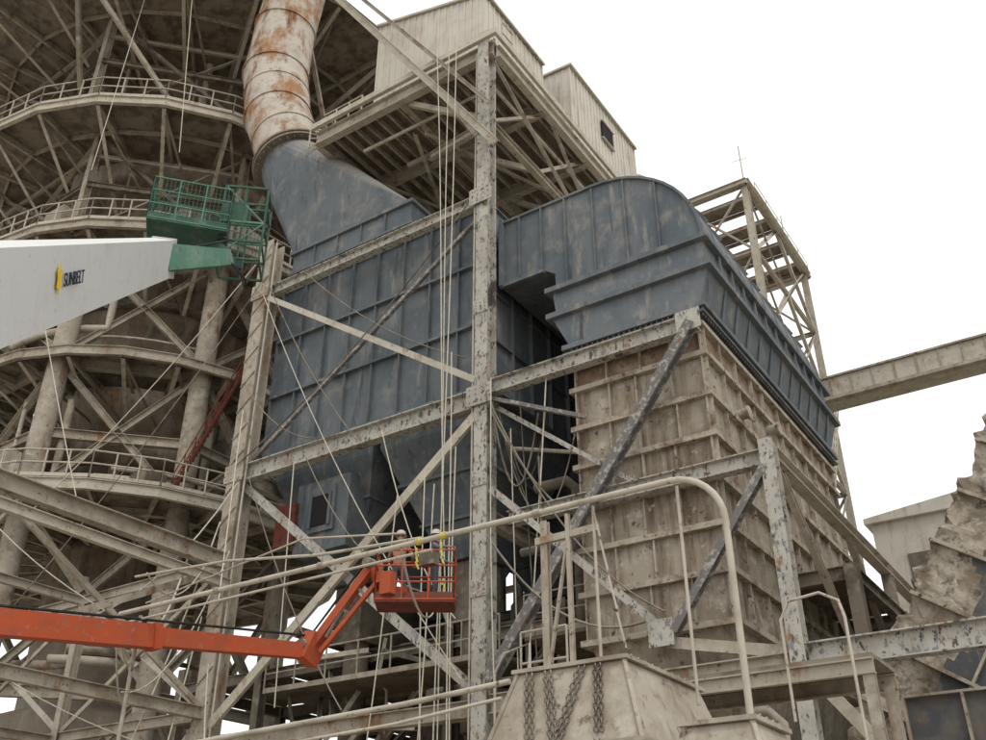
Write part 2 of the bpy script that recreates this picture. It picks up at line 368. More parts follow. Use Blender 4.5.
for i in range(len(cl)-1):
    c=cl[i].lerp(cl[i+1],.5);d=(cl[i+1]-cl[i]).normalized();ex=(V((1,0,0))-d*d.x).normalized();ey=d.cross(ex)
    if i<2:band(c,d,ex,ey,1.4,1.55,.05,0)
band(P0+nrm*.02,nrm,ax,ay,1.35,1.85,.12,1);band(P0+nrm*.28,nrm,ax,ay,1.35,1.85,.12,1)
for k in range(36):
    t=2*math.pi*k/36;c=P0+ax*1.72*math.cos(t)+ay*1.72*math.sin(t)
    m.tube(c-nrm*.14,c+nrm*.45,.04,1,5)
m.build()
# ---------------------------------------------------------------- upper platform
up=empty("elevated_steel_platform")
m=MB("deck",["brown_soffit","dusty_steel","pale_paint","grating"],up)
PX0,PX1,PY0,PY1,PZ=-21.6,-13.3,20,32,28.9
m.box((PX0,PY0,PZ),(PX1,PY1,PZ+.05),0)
for y in(PY0,23.4,26.8,PY1):m.ibeam((PX0,y,PZ-.32),(PX1,y,PZ-.32),.3,.6,1)
for x in(PX0,-17.5,PX1):m.ibeam((x,PY0+.15,PZ-.3),(x,PY1-.15,PZ-.3),.28,.54,2 if x==PX1 else 1)
for i in range(1,16):
    x=PX0+i*.52;m.ibeam((x,PY0+.15,PZ-.12),(x,PY1-.15,PZ-.12),.1,.2,1)
m.box((PX0-.1,PY0-.35,PZ+.05),(PX1+.3,PY0-.2,PZ+.3),2)
m.box((PX1+.18,PY0-.2,PZ+.05),(PX1+.3,PY1,PZ+.3),2)
for y in(20.3,23.4,26.8,30.3):
    m.angle((CX,y,25.6),(-17.4,y,28.5),.2,1);m.angle((CX,y,25.6),(-13.6,min(y+3.2,30.3),28.4),.16,1)
m.ibeam((CX,20.3,25.4),(CX,30.3,25.4),.22,.3,1)
m.ibeam((CX,20.2,24.2),(-16,20.2,28.5),.2,.22,1,ref=(0,1,0))
m.ibeam((-17.5,22,27.2),(CX-.2,20.6,25.9),.2,.3,1)
m.ibeam((-21.4,30,0),(-21.4,30,28.6),.3,.3,1)
m.angle((-13.4,20.2,28.2),(-12.2,25.8,22.0),.14,1)
m.angle((-13.4,24.2,28.4),(-13.4,30,23),.14,1)
for a,b in(((-20.9,21,27.6),(-17.5,29,27.6)),((-17.5,21,27.6),(-20.9,29,27.6)),((-17,21,27.4),(-13.8,29,27.4))):m.angle(a,b,.15,1)
m.path([(-20,21,28.0),(-14,21,28.0),(-14,30,28.0)],.08,2,8);m.path([(-19,22.5,27.9),(-15,22.5,27.9),(-15,29,27.9)],.12,1,8)
m.build()
m=MB("sloping_strut",["pale_paint","dusty_steel"],up)
m.ibeam((-20.9,19.45,35.9),(-12.9,19.5,23.6),.2,.26,0);m.ibeam((-20.2,19.5,36),(-13.2,19.55,25.6),.12,.14,1)
m.build()
m=MB("handrail",["pale_paint"],up)
m.rail([(-19.6,20.2,PZ+.05),(PX0,20.2,PZ+.05),(PX0,26,PZ+.05)],.035,1.15,0,.8)
m.rail([(PX0-.1,21,PZ+.1),(PX0-.1,24.5,PZ+2.7)],.035,1.0,0,.5)
m.rail([(PX0-.9,20.4,PZ+.1),(PX0-.9,24.5,PZ+3.2)],.035,1.0,0,.5)
m.rail([(-13.1,20.2,PZ+.05),(-13.1,20.9,PZ+.05)],.03)
m.build()
def shed(name,x0,x1,y0,y1,z0,z1,slope=.5):
    e=empty(name)
    m=MB("walls",["white_cladding"],e)
    m.add([(x0,y0,z0),(x1,y0,z0),(x1,y1,z0),(x0,y1,z0),(x0,y0,z1+slope),(x1,y0,z1),(x1,y1,z1),(x0,y1,z1+slope)],
              [(0,3,2,1),(4,5,6,7),(0,1,5,4),(1,2,6,5),(2,3,7,6),(3,0,4,7)])
    n=int((x1-x0)/.3)
    for i in range(n+1):
        x=x0+(x1-x0)*i/n;m.bar((x,y0-.015,z0),(x,y0-.015,z1+slope*(x1-x)/(x1-x0)-.02),.09,.03,0,ref=(0,1,0))
    n=int((y1-y0)/.3)
    for i in range(n+1):
        y=y0+(y1-y0)*i/n;m.bar((x1+.015,y,z0),(x1+.015,y,z1-.02),.09,.03,0,ref=(1,0,0))
    m.build()
    m=MB("roof_trim",["pale_paint"],e)
    m.add([(x0-.12,y0-.12,z1+slope+.02),(x1+.15,y0-.12,z1-.01),(x1+.15,y1+.05,z1-.01),(x0-.12,y1+.05,z1+slope+.02),
           (x0-.12,y0-.12,z1+slope+.14),(x1+.15,y0-.12,z1+.1),(x1+.15,y1+.05,z1+.1),(x0-.12,y1+.05,z1+slope+.14)],
              [(0,3,2,1),(4,5,6,7),(0,1,5,4),(1,2,6,5),(2,3,7,6),(3,0,4,7)])
    m.build();return e
s1=shed("clad_equipment_shed",-19.4,-14.2,20.7,24.9,28.96,32.7,1.6)
s2=shed("clad_equipment_shed.001",-18.9,-13.5,26,32,28.96,33.2,.3)
w=MB("window",["dark_hole","pale_paint"],s2);w.box((-13.47,28.6,31.3),(-13.4,29.6,32.2),0)
w.bar((-13.4,28.55,31.25),(-13.4,29.65,31.25),.1,.06,1);w.bar((-13.4,28.55,32.25),(-13.4,29.65,32.25),.1,.06,1);w.build()
w=MB("pipe_rack",["pale_paint"],s1)
for i in range(6):w.tube((-14.4-.4*i,21.2+.6*i,33),(-14.3-.5*i,21.2+.7*i,34.6+.3*(i%3)),.035,0,6)
w.tube((-16.2,23.6,34.6),(-13.9,21.1,34.3),.04,0,6);w.build()
# ---------------------------------------------------------------- furnace tower
ft=empty("blast_furnace_tower")
C=V((-40.3,28,0));base_ang=math.atan2(-C.y,-C.x)
m=MB("shell",["furnace_shell","dark_steel"],ft)
m.lathe(C,[(.1,60),(5.5,60),(6.6,48),(6.6,33),(6.9,31.5),(5.8,29.5),(5.6,27.5),(3.8,22.5),(3.9,21.8),(3.2,18),(3.2,10),(4.5,9.5),(4.5,0)],0)
for r_,z in((6.75,41),(7.1,31.5),(6.0,28.4),(4.8,24.8),(4.2,22.1),(3.4,17)):
    m.lathe(C,[(r_-.3,z-.15),(r_+.15,z-.15),(r_+.15,z+.15),(r_-.3,z+.15)],1)
m.build()
def ring(mb,z,ri,ro,n=24,th=.12,mat=0):
    for k in range(n):
        a=2*math.pi*k/n;b=2*math.pi*(k+1)/n
        P=[C+V((ri*math.cos(a),ri*math.sin(a),z)),C+V((ro*math.cos(a),ro*math.sin(a),z)),C+V((ro*math.cos(b),ro*math.sin(b),z)),C+V((ri*math.cos(b),ri*math.sin(b),z))]
        mb.prism(P,(0,0,th),mat)
def pol(r_,a,z):return C+V((r_*math.cos(a),r_*math.sin(a),z))
m=MB("ring_platforms",["grating","dusty_steel","pale_paint","dark_steel"],ft)
for z,ri,ro,drop in((36.2,7.5,12,4.2),(43.4,6.6,15.5,3.5),(30.2,6.8,10.2,2.6),(24.0,5.5,9.2,2.0),(17.2,3.4,10.4,0)):
    n=24;ring(m,z,ri,ro,n,.1,0)
    for k in range(n):
        a=2*math.pi*k/n;b=2*math.pi*(k+1)/n
        m.ibeam(pol(ri,a,z-.2),pol(ro,a,z-.2),.15,.3,1)
        m.ibeam(pol(ro,a,z-.2),pol(ro,b,z-.2),.2,.45,2 if z in(36.2,17.2) else 1)
        m.ibeam(pol((ri+ro)/2,a,z-.15),pol((ri+ro)/2,b,z-.15),.12,.2,1)
        if drop:
            m.angle(pol(ro-.2,a,z-.4),pol(ri,a,z-drop),.18,1)
            m.angle(pol(ro-.2,a,z-.4),pol(ri,b,z-drop),.13,3)
        if z not in(24,43.4):m.rail([pol(ro,a,z+.1),pol(ro,b,z+.1)],.04,1.15,2,1.0)
m.build()
m=MB("legs",["dusty_steel","pale_paint","dark_steel"],ft)
cols=[base_ang-math.radians(d) for d in(31,-13,-57,-101,-145,-189,-233,-277)]
RL=8.2
for i,a in enumerate(cols):
    b=cols[(i+1)%8]
    m.tube(pol(RL,a,0),pol(RL,a,30),.48,0,18)
    m.tube(pol(RL,a,29.8),pol(RL,a,30.1),.9,0,18)
    for z0_,z1_ in((2,9.5),(9.8,17),(17.4,23.8),(24.2,30)):
        m.ibeam(pol(RL,a,z0_),pol(RL,b,z1_),.28,.3,0);m.ibeam(pol(RL,b,z0_),pol(RL,a,z1_),.28,.3,0)
    for z in(9.6,17.1,20.3,23.8,29.6):m.ibeam(pol(RL,a,z),pol(RL,b,z),.3,.45,0)
    for rr_,z0_,z1_ in((9.5,30,36),(10.8,36.4,43),(13.5,36.4,43)):
        if rr_>13 :
            m.angle(pol(11.5,a,36.4),pol(14.5,a,43),.2,2);m.angle(pol(11.5,(a+b)/2 if i<7 else a,36.4),pol(14.5,a,43),.2,0);continue
        m.ibeam(pol(rr_,a,z0_),pol(rr_,a,z1_),.35,.35,0)
        m.angle(pol(rr_,a,z0_),pol(rr_,b,z1_),.2,0);m.angle(pol(rr_,b,z0_),pol(rr_,a,z1_),.2,2)
        m.ibeam(pol(rr_,a,z1_-3),pol(rr_,b,z1_-3),.2,.3,2);m.ibeam(pol(rr_,a,z1_-1.2),pol(rr_,b,z1_-1.2),.15,.2,0)
    m.angle(pol(RL,a,17),pol(3.6,a,22.3),.25,0)
m.build()
m=MB("bustle_pipe",["furnace_shell","rust","dusty_steel","pale_paint"],ft)
pts=[pol(6.2,2*math.pi*k/48,20.4) for k in range(49)];m.path(pts,.75,0,16)
for k in range(16):
    a=2*math.pi*k/16;m.path([pol(6.2,a,20.0),pol(6.0,a,19.0),pol(4.6,a,18.2),pol(3.2,a,18.4)],.25,2,8)
r2=random.Random(11)
for k in range(30):
    a=base_ang+r2.uniform(-1.2,1.2);z=r2.choice((11,18.5,25.5,31.5,37.5,39.5));r_=r2.uniform(7.2,9);da=r2.uniform(.2,.7)
    pr=[pol(r_,a+da*t/6,z+.3*math.sin(k)) for t in range(7)];pr+= [pol(r_,a+da,z+1.0),pol(r_,a+da,z+r2.uniform(2,4.5))]
    m.path(pr,r2.choice((.06,.1,.18)),r2.choice((2,2,3,0)),8)
for k in range(10):
    a=base_ang+r2.uniform(-1.1,1.1);z=r2.choice((17.3,30.3,36.3,36.3));c=pol(9,a,0)
    s_=r2.uniform(.4,.8);m.box((c.x-s_,c.y-s_,z),(c.x+s_,c.y+s_,z+r2.uniform(.9,2)),r2.choice((0,2,3)))
m.build()
m=MB("stair",["red_rust","pale_paint"],ft)
a0=pol(9.6,base_ang-math.radians(-8),17.3);a1=pol(9.6,base_ang-math.radians(-22),24)
for off in(-.35,.35):
    o=(C-a0).normalized()*off;o.z=0;m.bar(a0+o,a1+o,.05,.12,0)
for k in range(26):
    p=a0.lerp(a1,k/26);m.bar(p+(C-a0).normalized()*-.35,p+(C-a0).normalized()*.35,.10,.03,0)
m.rail([a0,a1],.025,1.0,0,1.0,toe=False)
m.build()
# ---------------------------------------------------------------- process building lattice behind
pb=empty("process_building_frame")
m=MB("lattice",["dusty_steel","dark_steel","brown_soffit","furnace_shell"],pb)
xs=[-34,-29.5,-25.5,-21.4,-17.5,-13.6,-9.5,-5.5];ys=[24,29,34,39,44];zs=[0,5.2,9.3,13.2,18,22.5,27.5,33,39]
rnd=random.Random(3)
def top(x,y):
    if x>-12:return 9.5
    if y<32:return 10
    if x>-18:return 28
    return 40
for i,x in enumerate(xs):
    for j,y in enumerate(ys):
        if x<-30 and y<40:continue
        t=top(x,y)
        m.ibeam((x,y,0),(x,y,t),.32,.32,rnd.choice((0,1)))
        for z in zs[1:]:
            if z>t:break
            if i+1<len(xs) and z<=top(xs[i+1],y):
                m.ibeam((x,y,z),(xs[i+1],y,z),.22,.36,rnd.choice((0,1,1)))
                if rnd.random()<.5:
                    zz=zs[zs.index(z)-1];a,b=(x,y,zz),(xs[i+1],y,z)
                    if rnd.random()<.5:a,b=(x,y,z),(xs[i+1],y,zz)
                    m.ibeam(a,b,.16,.18,0)
            if j+1<len(ys) and z<=top(x,ys[j+1]):
                m.ibeam((x,y,z),(x,ys[j+1],z),.22,.36,rnd.choice((0,1)))
                if rnd.random()<.35:m.ibeam((x,y,zs[zs.index(z)-1]),(x,ys[j+1],z),.16,.18,1)
            if i+1<len(xs) and j+1<len(ys) and z<=top(xs[i+1],ys[j+1]) and rnd.random()<(.95 if z<10 else .72):
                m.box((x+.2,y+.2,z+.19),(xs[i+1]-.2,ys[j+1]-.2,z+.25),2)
m.build()
m=MB("process_vessels",["furnace_shell","blue_paint","dark_steel","dusty_steel","pale_paint","brown_soffit"],pb)
for k in range(15):
    c=V((rnd.uniform(-24,-9.5),rnd.uniform(25,36),0));z=rnd.choice((0,5.5,5.5,9.5));h=rnd.uniform(2.2,3.6);r_=rnd.uniform(.7,1.4)
    if c.x>-12.5:z=0
    m.lathe(c,[(.02,z+h),(r_*.8,z+h),(r_,z+h-.3),(r_,z+.9),(r_*.35,z+.25),(.02,z+.2)],rnd.choice((0,2,3)),20)
for k in range(60):
    x=rnd.uniform(-24,-9);y=rnd.uniform(22,34);z=rnd.uniform(3,11);L_=rnd.uniform(2,6);r_=rnd.uniform(.04,.2)
    if x+L_>-11.2 and z>6.5: x=-12.2-L_
    if rnd.random()<.5:p=[(x,y,z),(x+L_,y,z),(x+L_+.3,y,z-.3),(x+L_+.3,y,z-2)]
    else:p=[(x,y,z),(x,y+L_,z),(x,y+L_+.3,z+.3),(x,y+L_+.3,z+1.5)]
    m.path(p,r_,rnd.choice((2,3,0,4)),8)
for k in range(46):
    x=rnd.uniform(-22.5,-11.5);y=rnd.uniform(21.5,24);z=rnd.uniform(3,10)
    m.angle((x,y,z),(x+rnd.uniform(-3,1),y+rnd.uniform(-.5,2),z+rnd.uniform(-2.5,2.5)),.14,rnd.choice((2,3,4)))
for z in(4.2,8.0):
    m.box((-22.8,21.6,z),(-14.2,23.8,z+.06),5);m.rail([(-22.8,21.6,z),(-14.2,21.6,z)],.03,1.1,3,1.3)
m.box((-13.3,21.4,8.2),(-11.2,24.5,8.28),5);m.rail([(-13.3,21.4,8.28),(-11.2,21.4,8.28)],.025,1.1,3,.8)
m.path([(-13.2,22,12.6),(-12.2,22,12.6),(-11.9,22,12.3),(-11.9,22,8.3)],.16,2,10);m.path([(-13.4,21.2,13.6),(-11.2,21.2,12.9)],.06,4,8)
m.path([(-13.4,21.5,10.6),(-11.1,21.5,10.6)],.12,1,10)
m.box((-23,37.8,0),(-8,38,12.8),5)
m.lathe(V((-19,40,0)),[(.1,37),(4,37),(4.4,35),(4.4,26),(2.5,20),(2.5,4)],0,32)
m.lathe(V((-27.5,38,0)),[(.1,46),(3.4,46),(3.4,26),(2.0,20),(2.0,4)],0,32)
m.build()
# ---------------------------------------------------------------- lattice tower at right
lt=MB("lattice_tower",["pale_paint","grating","dusty_steel"])
tx=(-13,-9.8);ty=(36,44.5);TZ=32.2
for x in tx:
    for y in ty:lt.ibeam((x,y,0),(x,y,TZ),.3,.3,0)
lv=[5,10,15,19.5,24,28.4,TZ]
for a,b in zip(lv,lv[1:]+[None]):
    for (p,q) in(((tx[0],ty[0]),(tx[1],ty[0])),((tx[1],ty[0]),(tx[1],ty[1])),((tx[0],ty[1]),(tx[1],ty[1])),((tx[0],ty[0]),(tx[0],ty[1]))):
        lt.ibeam((*p,a),(*q,a),.18,.22,0)
        if b:
            mid=((p[0]+q[0])/2,(p[1]+q[1])/2,b)
            if abs(p[1]-q[1])>1:
                lt.angle((*p,a),mid,.16,0);lt.angle((*q,a),mid,.16,0)
                lt.angle((*p,b),((p[0]+q[0])/2,(p[1]+q[1])/2,a),.10,2);lt.angle((*q,b),((p[0]+q[0])/2,(p[1]+q[1])/2,a),.10,2)
            else:lt.angle((*p,a),(*q,b),.14,0);lt.angle((*q,a),(*p,b),.1,2)
for i in range(9):
    y=ty[0]-.2+i*1.1;lt.ibeam((tx[0]-.3,y,TZ),(tx[1]+.2,y,TZ),.1,.18,2)
    if i%2:lt.box((tx[0]-.2,y,TZ+.1),(tx[1]+.1,y+1.05,TZ+.14),1)
for x in(tx[0]-.3,tx[1]+.2):lt.ibeam((x,ty[0]-.3,TZ-.05),(x,ty[1]+.4,TZ-.05),.2,.28,0)
for y in(ty[0]-.3,ty[1]+.4):lt.ibeam((tx[0]-.3,y,TZ-.05),(tx[1]+.2,y,TZ-.05),.2,.28,0)
lt.rail([(tx[1]+.2,ty[0]+1,TZ+.1),(tx[1]+.2,ty[1]+.4,TZ+.1)],.02,.7,0,1.6,toe=False)
lt.tube((tx[1],ty[0],TZ),(tx[1],ty[0],TZ+2.4),.03,0,6);lt.tube((tx[1]-.4,ty[0],TZ+1.6),(tx[1]+.3,ty[0],TZ+1.5),.015,0,6)
lt.tube((tx[1]+.2,41,TZ),(tx[1]+.2,41,TZ+1.4),.03,0,6)
lt.rail([(tx[1]+.6,38,15),(tx[1]+.6,44,24)],.03,1,0,.6)
lt.build()
# ---------------------------------------------------------------- conveyor gallery
m=MB("conveyor_gallery",["pale_paint","dusty_steel"])
m.box((-9.4,35.6,20.0),(40,36.9,20.85),0)
for i in range(60):
    x=-9.3+i*.82;m.box((x,35.55,20.0),(x+.06,35.6,20.85),1)
m.box((-9.4,35.5,20.85),(40,37,20.93),1);m.box((-9.4,35.45,19.86),(40,35.75,20.0),1)
for x in(18,34):m.ibeam((x,36.2,0),(x,36.2,20),.5,.5,1)
m.build()
# ---------------------------------------------------------------- old crusted duct (right)
m=MB("crusted_inclined_duct",["crust","dark_panel","tan_rib"])
A0=V((-5.3,25.2,2.9));A1=V((4.9,25.2,17.7));d=(A1-A0).normalized();nn=V((-d.z,0,d.x))
TH=2.0
nu,nw=130,40
def lump(p,amp):return amp*(noise.fractal(p*.9,1,2,5)*.7+abs(noise.noise(p*2.3))*.8+.25*noise.noise(p*6))
vs=[]
L_=(A1-A0).length
for i in range(nu+1):
    for j in range(nw+1):
        s_=j/nw*3
        if s_<2:y=-2.2;h=-TH+s_*TH
        else:y=-2.2+(s_-2)*4.4;h=TH
        p=A0+d*(L_*i/nu)+nn*h+V((0,y,0))
        k=min(1,max(0,(s_-1.15)/.7))
        st=.2*((i*L_/nu)%1.15)/1.15
        p=p+nn*st*(1 if s_>1.8 else 0)+(nn*.7+V((0,-.5,0)))*lump(p,.34)*k
        vs.append(p)
o=len(m.v);m.v+=[tuple(v) for v in vs]
for i in range(nu):
    for j in range(nw):
        a=i*(nw+1)+j
        th_=nw*(.45-.12*i/nu)+7*noise.noise(V((i*.12,j*.2,0)))
        m.f.append([t+o for t in(a,a+1,a+nw+2,a+nw+1)]);m.m.append(0 if j>th_ else 1);m.sm.append(False)
for i in range(15):
    c=A0+d*(L_*i/14)
    m.bar(c+nn*(-TH)+V((0,-2.28,0)),c+nn*(TH+.05)+V((0,-2.28,0)),.08,.2,2,ref=(0,1,0))
    if i%2:m.bar(c+nn*(TH+.05)+V((0,-2.3,0)),c+nn*(TH+.05)+V((0,2.3,0)),.08,.25,2,ref=nn)
for h in(-TH,-.9,.2):
    m.bar(A0+nn*h+V((0,-2.26,0)),A1+nn*h+V((0,-2.26,0)),.06,.12,2,ref=(0,1,0))
m.prism([A0+nn*-TH+V((0,-2.0,0)),A1+nn*-TH+V((0,-2.0,0)),A1+nn*-TH+V((6,-2,-3)),A0+nn*-TH+V((9,-2.0,-1.5))],(0,4,0),1)
for k in range(1,5):m.bar(A0+nn*-TH+V((k*1.6,-2.06,-k*.3)),A1+nn*-TH+V((k*1.3,-2.06,-k*.6)),.08,.14,2,ref=(0,1,0))
m.build()
m=MB("dark_hopper_panel",["dark_panel","dusty_steel"])
m.box((-4.5,22.0,0),(8,22.6,5.9),0)
ribs(m,(-4.5,22.0,.2),(12.5,0,0),(0,0,5.7),(0,-1,0),11,4,.14,.05,1)
m.build()
m=MB("distant_plant_building",["white_cladding","dark_steel"])
m.box((-10.5,52,0),(-2.5,60,20.5),0);m.prism([(-10.8,51.7,20.5),(-2.2,51.7,20.5),(-2.2,51.7,20.8),(-5,51.7,21.4),(-10.8,51.7,20.8)],(0,8.6,0),0)
for i in range(3):m.box((-9+i*2.6,51.93,17.2),(-7.6+i*2.6,51.99,18.6),1)
m.build()
m=MB("concrete_pier",["crust"])
n1,n2=26,26;vs=[]
m.box((-6.6,33.5,0),(-3.4,36,10.0))
for i in range(n1+1):
    for j in range(n2+1):
        x=-7.2+4.4*i/n1;y=32.5+4.2*j/n2
        e_=min(1,3*min(i/n1,1-i/n1,j/n2,1-j/n2))
        vs.append((x,y,9.6+e_*(1.3+1.2*noise.fractal(V((x,y,0))*.8,1,2,5))))
m.add(vs,[(i*(n2+1)+j,i*(n2+1)+j+1,(i+1)*(n2+1)+j+1,(i+1)*(n2+1)+j) for i in range(n1) for j in range(n2)],0)
m.build()
# ---------------------------------------------------------------- near pipe + rails + housing
m=MB("overhead_pipe",["pale_paint","yellow_tape","dusty_steel"])
pp=[(-17,12,7.25),(-5.0,12,7.25)]
for k in range(1,9):
    t=math.radians(90*k/8);pp.append((-5.0+.75*math.sin(t),12,7.25-.75*(1-math.cos(t))))
pp+=[(-4.25,12,0)]
m.path(pp,.046,0,14)
m.path([(-17,12,7.04),(-9.2,12,7.06)],.025,0,8)
m.path([(-18.4,13.2,8.6),(-15.2,13.0,8.3),(-12.0,12.3,7.6),(-9.5,12.1,7.35)],.03,0,8)
m.path([(-18.4,13.6,8.1),(-13,12.9,8.3),(-10,12.3,7.6)],.02,0,8)
for x in(-6.3,-4.95):
    m.tube((x,12.12,4.2),(x,12.12,7.2),.024,0,8)
for k in range(4):m.bar((-6.3+.1*k,12.1,7.2-k*.55),(-6.2+.1*k,12.1,6.7-k*.55),.02,.03,0)
m.tube((-16.6,12.2,0),(-16.6,12.2,7.2),.04,2,8)
m.path([(-17,11.2,4.25),(-9,11.2,4.5),(-7.2,11.2,4.6)],.04,0,10)
m.path([(-17,11.0,3.9),(-9,11.0,4.2),(-7.2,11.0,4.35)],.025,0,10)
for x in(-9.45,-8.95):
    for k in range(3):m.bar((x,11.93,7.12-.12*k),(x+.03*k,11.93,6.99-.12*k),.03,.02,1)
    m.tube((x-.05,12,7.25),(x+.05,12,7.25),.06,1,10)
for x in(-14.2,-11.6,-7.2):m.tube((x-.06,12,7.25),(x+.06,12,7.25),.06,2,12)
m.build()
m=MB("access_walkway",["pale_paint","grating","dusty_steel"])
m.box((-8.9,14.2,5.0),(-3.2,15.4,5.06),1);m.ibeam((-8.9,14.2,4.88),(-3.2,14.2,4.88),.12,.22,2);m.ibeam((-8.9,15.4,4.88),(-3.2,15.4,4.88),.12,.22,2)
m.rail([(-8.9,14.2,5.06),(-8.0,14.2,5.06)],.022,1.1,0,1.2)
for x in(-8.8,-3.3):
    for y in(14.25,15.35):m.ibeam((x,y,0),(x,y,4.8),.15,.15,2)
m.path([(-4.3,13.9,4.2),(-4.3,13.9,5.6),(-4.15,13.9,5.85),(-3.7,13.9,5.9),(-3.45,13.9,5.75),(-3.4,13.9,5.5),(-3.4,13.9,3)],.022,0,8)
m.path([(-9.3,14.0,3),(-9.3,14.0,5.5),(-9.1,14.0,5.8),(-8.6,14.0,5.9),(-8.6,14.0,3)],.022,0,8)
m.ibeam((-7.95,13.5,0),(-7.95,13.5,7.75),.12,.12,2);m.ibeam((-7.45,13.4,0),(-7.45,13.4,7.75),.07,.07,2)
m.bar((-8.1,13.45,7.4),(-6.9,13.4,7.4),.08,.12,2)
m.bar((-7.95,13.5,5.2),(-7.45,13.4,7.4),.04,.06,2)
m.build()
def housing(name,x0,x1,y0,y1,zt,fl,zb):
    e=empty(name)
    m=MB("cover",["housing_dust"],e)
    m.frustum((x0,x1,y0,y1),zt,(x0-fl,x1+fl,y0-fl,y1+fl),zt-1.0)
    m.frustum((x0-fl,x1+fl,y0-fl,y1+fl),zt-1.0,(x0-fl,x1+fl,y0-fl,y1+fl),zb)
    o=m.build();b=o.modifiers.new("b","BEVEL");b.width=.025;b.segments=2
    m=MB("seams",["housing_dust","dusty_steel"],e)
    m.frustum((x0-.06,x1+.06,y0-.06,y1+.06),zt,(x0-.06,x1+.06,y0-.06,y1+.06),zt+.05)
    m.frustum((x0-fl-.06,x1+fl+.06,y0-fl-.06,y1+fl+.06),zt-1.03,(x0-fl-.06,x1+fl+.06,y0-fl-.06,y1+fl+.06),zt-.98)
    for sx in(x0,x1):m.bar((sx,y0-.01,zt),(sx+(fl if sx==x1 else -fl),y0-fl-.01,zt-1),.05,.04,0)
    for i in range(int((y1-y0)/.2)):m.tube((x1+.05,y0+.1+i*.2,zt+.05),(x1+.05,y0+.1+i*.2,zt+.07),.014,1,6)
    for x in(x0-fl+.1,x1+fl-.1):
        for y in(y0-fl+.1,y1+fl-.1):m.ibeam((x,y,0),(x,y,zb),.16,.16,1)
    m.build();return e
h1=housing("fan_housing_cover",-6.95,-5.4,11,13.3,4.62,.32,2.2)
m=MB("hoist_chains",["dark_steel"],h1)
def chain(mb,a,b,r=.045):
    a=V(a);b=V(b);n=int((b-a).length/.075);d=(b-a).normalized()
    o1=d.orthogonal().normalized();o2=d.cross(o1)
    for i in range(n):
        c=a+d*(i*.075);s_=o1 if i%2 else o2
        pts=[c+d*(.048*math.cos(t))+s_*(r*.65*math.sin(t)) for t in [math.pi*2*k/6 for k in range(7)]]
        mb.path(pts,.011,0,4)
def hf(x,t):return (x,11-.32*t-.04,4.62-t)
# chains hung in zigzag loops down the sloping face
for xa,xb in((-6.78,-6.62),(-6.70,-6.54),(-6.50,-6.28),(-6.42,-6.20),(-6.02,-6.24),(-5.94,-6.16),(-5.78,-5.66),(-5.71,-5.59)):chain(m,hf(xa,.06),hf(xb,.97))
for xa,xb in((-6.62,-6.6),(-6.54,-6.52),(-6.28,-6.28),(-6.2,-6.18),(-5.66,-5.68),(-5.59,-5.6)):chain(m,(xa,10.62,3.62),(xb,10.62,2.3))
m.build()
h2=housing("fan_housing_cover.001",-4.35,-3.6,10.2,11.2,3.6,.3,1.6)
# ---------------------------------------------------------------- ropes, chains, wires
m=MB("hanging_ropes",["rope_fibre","yellow_tape"])
for x,y,z0_,z1_,dx in((-14.7,19.3,28.6,2,.25),(-14.35,19.2,28.6,2,-.1),(-14.2,19.1,16,2,.3),(-14.0,19.15,13,2,.05),(-15.2,19.2,28.6,9,1.0),(-14.5,19,12,2,-.5),(-14.9,19,12.5,2,.3),(-13.1,19.5,15,3,.2),(-15.4,18.6,11.8,2,-1.0)):
    pts=[]
    for k in range(14):
        t=k/13;pts.append((x+dx*t+.05*math.sin(5*t+x*7),y,z0_+(z1_-z0_)*t))
    m.path(pts,.017,0,6)
for x,z in((-14.15,9.4),(-14.4,9.7)):
    for k in range(3):m.bar((x+.03*k,19.0,z-.2*k),(x+.05*k-.04,19.0,z-.2*k-.2),.05,.02,1)
m.build()
m=MB("suspended_cables",["dark_steel","rope_fibre"])
def sag(a,b,s_,r=.018,mat=0):
    a=V(a);b=V(b);m.path([a.lerp(b,k/12)-V((0,0,s_*4*(k/12)*(1-k/12))) for k in range(13)],r,mat,5)
sag((-13.4,20.9,14),(-12.2,21,14.5),1.8);sag((-13.3,20,15),(-10.9,20.2,13),3);sag((-13.2,20.2,14),(-12,21,10),.5)
sag((-13.3,19.8,14.8),(-12,20.2,13.9),2.5,.03);sag((-13.3,19.8,14.2),(-11.4,20.2,11),.3,.03);sag((-12.6,20.2,14.8),(-12.2,20.2,7),-.2)
sag((-23,20,15),(-24.5,15,9),1.5,.025,1);sag((-23,19.7,12),(-22,16,7),1.2,.02,1);sag((-23.3,19.6,18),(-19,19.8,15),.8)
sag((-30,18,46),(-29,19,31),0,.02,1);sag((-33,18,46),(-32,17,30),0,.02,1);sag((-23,19.7,24),(-30,17,14),.5,.02,1)
sag((-12.7,19.9,13.5),(-12.6,20,6),0,.015,1);sag((-11.9,20,12.5),(-11.8,20,6),0,.03);sag((-24,19,12),(-17,12.5,7.2),1,.03,1)
sag((-14,19.6,21.7),(-23.2,19.6,14.9),.6,.022,0);sag((-22.8,19.6,22),(-18,19.6,14.5),.4,.018,0);sag((-23,19.6,21.6),(-14,19.6,7),.8,.016,1)
sag((-23.2,19.6,17),(-20,17,9.3),.6,.02,1);sag((-23.4,19.5,13),(-23.8,17,4),.8,.025,1);sag((-23.6,19.5,10),(-22.8,17.5,3),1.0,.022,1)
sag((-23.2,19,11.4),(-17.2,12.6,8.3),.7,.02,1);sag((-23.6,17.5,8.2),(-17,12,7.1),.4,.03,1);sag((-24.2,18,7.4),(-17,12,6.9),.7,.02,1)
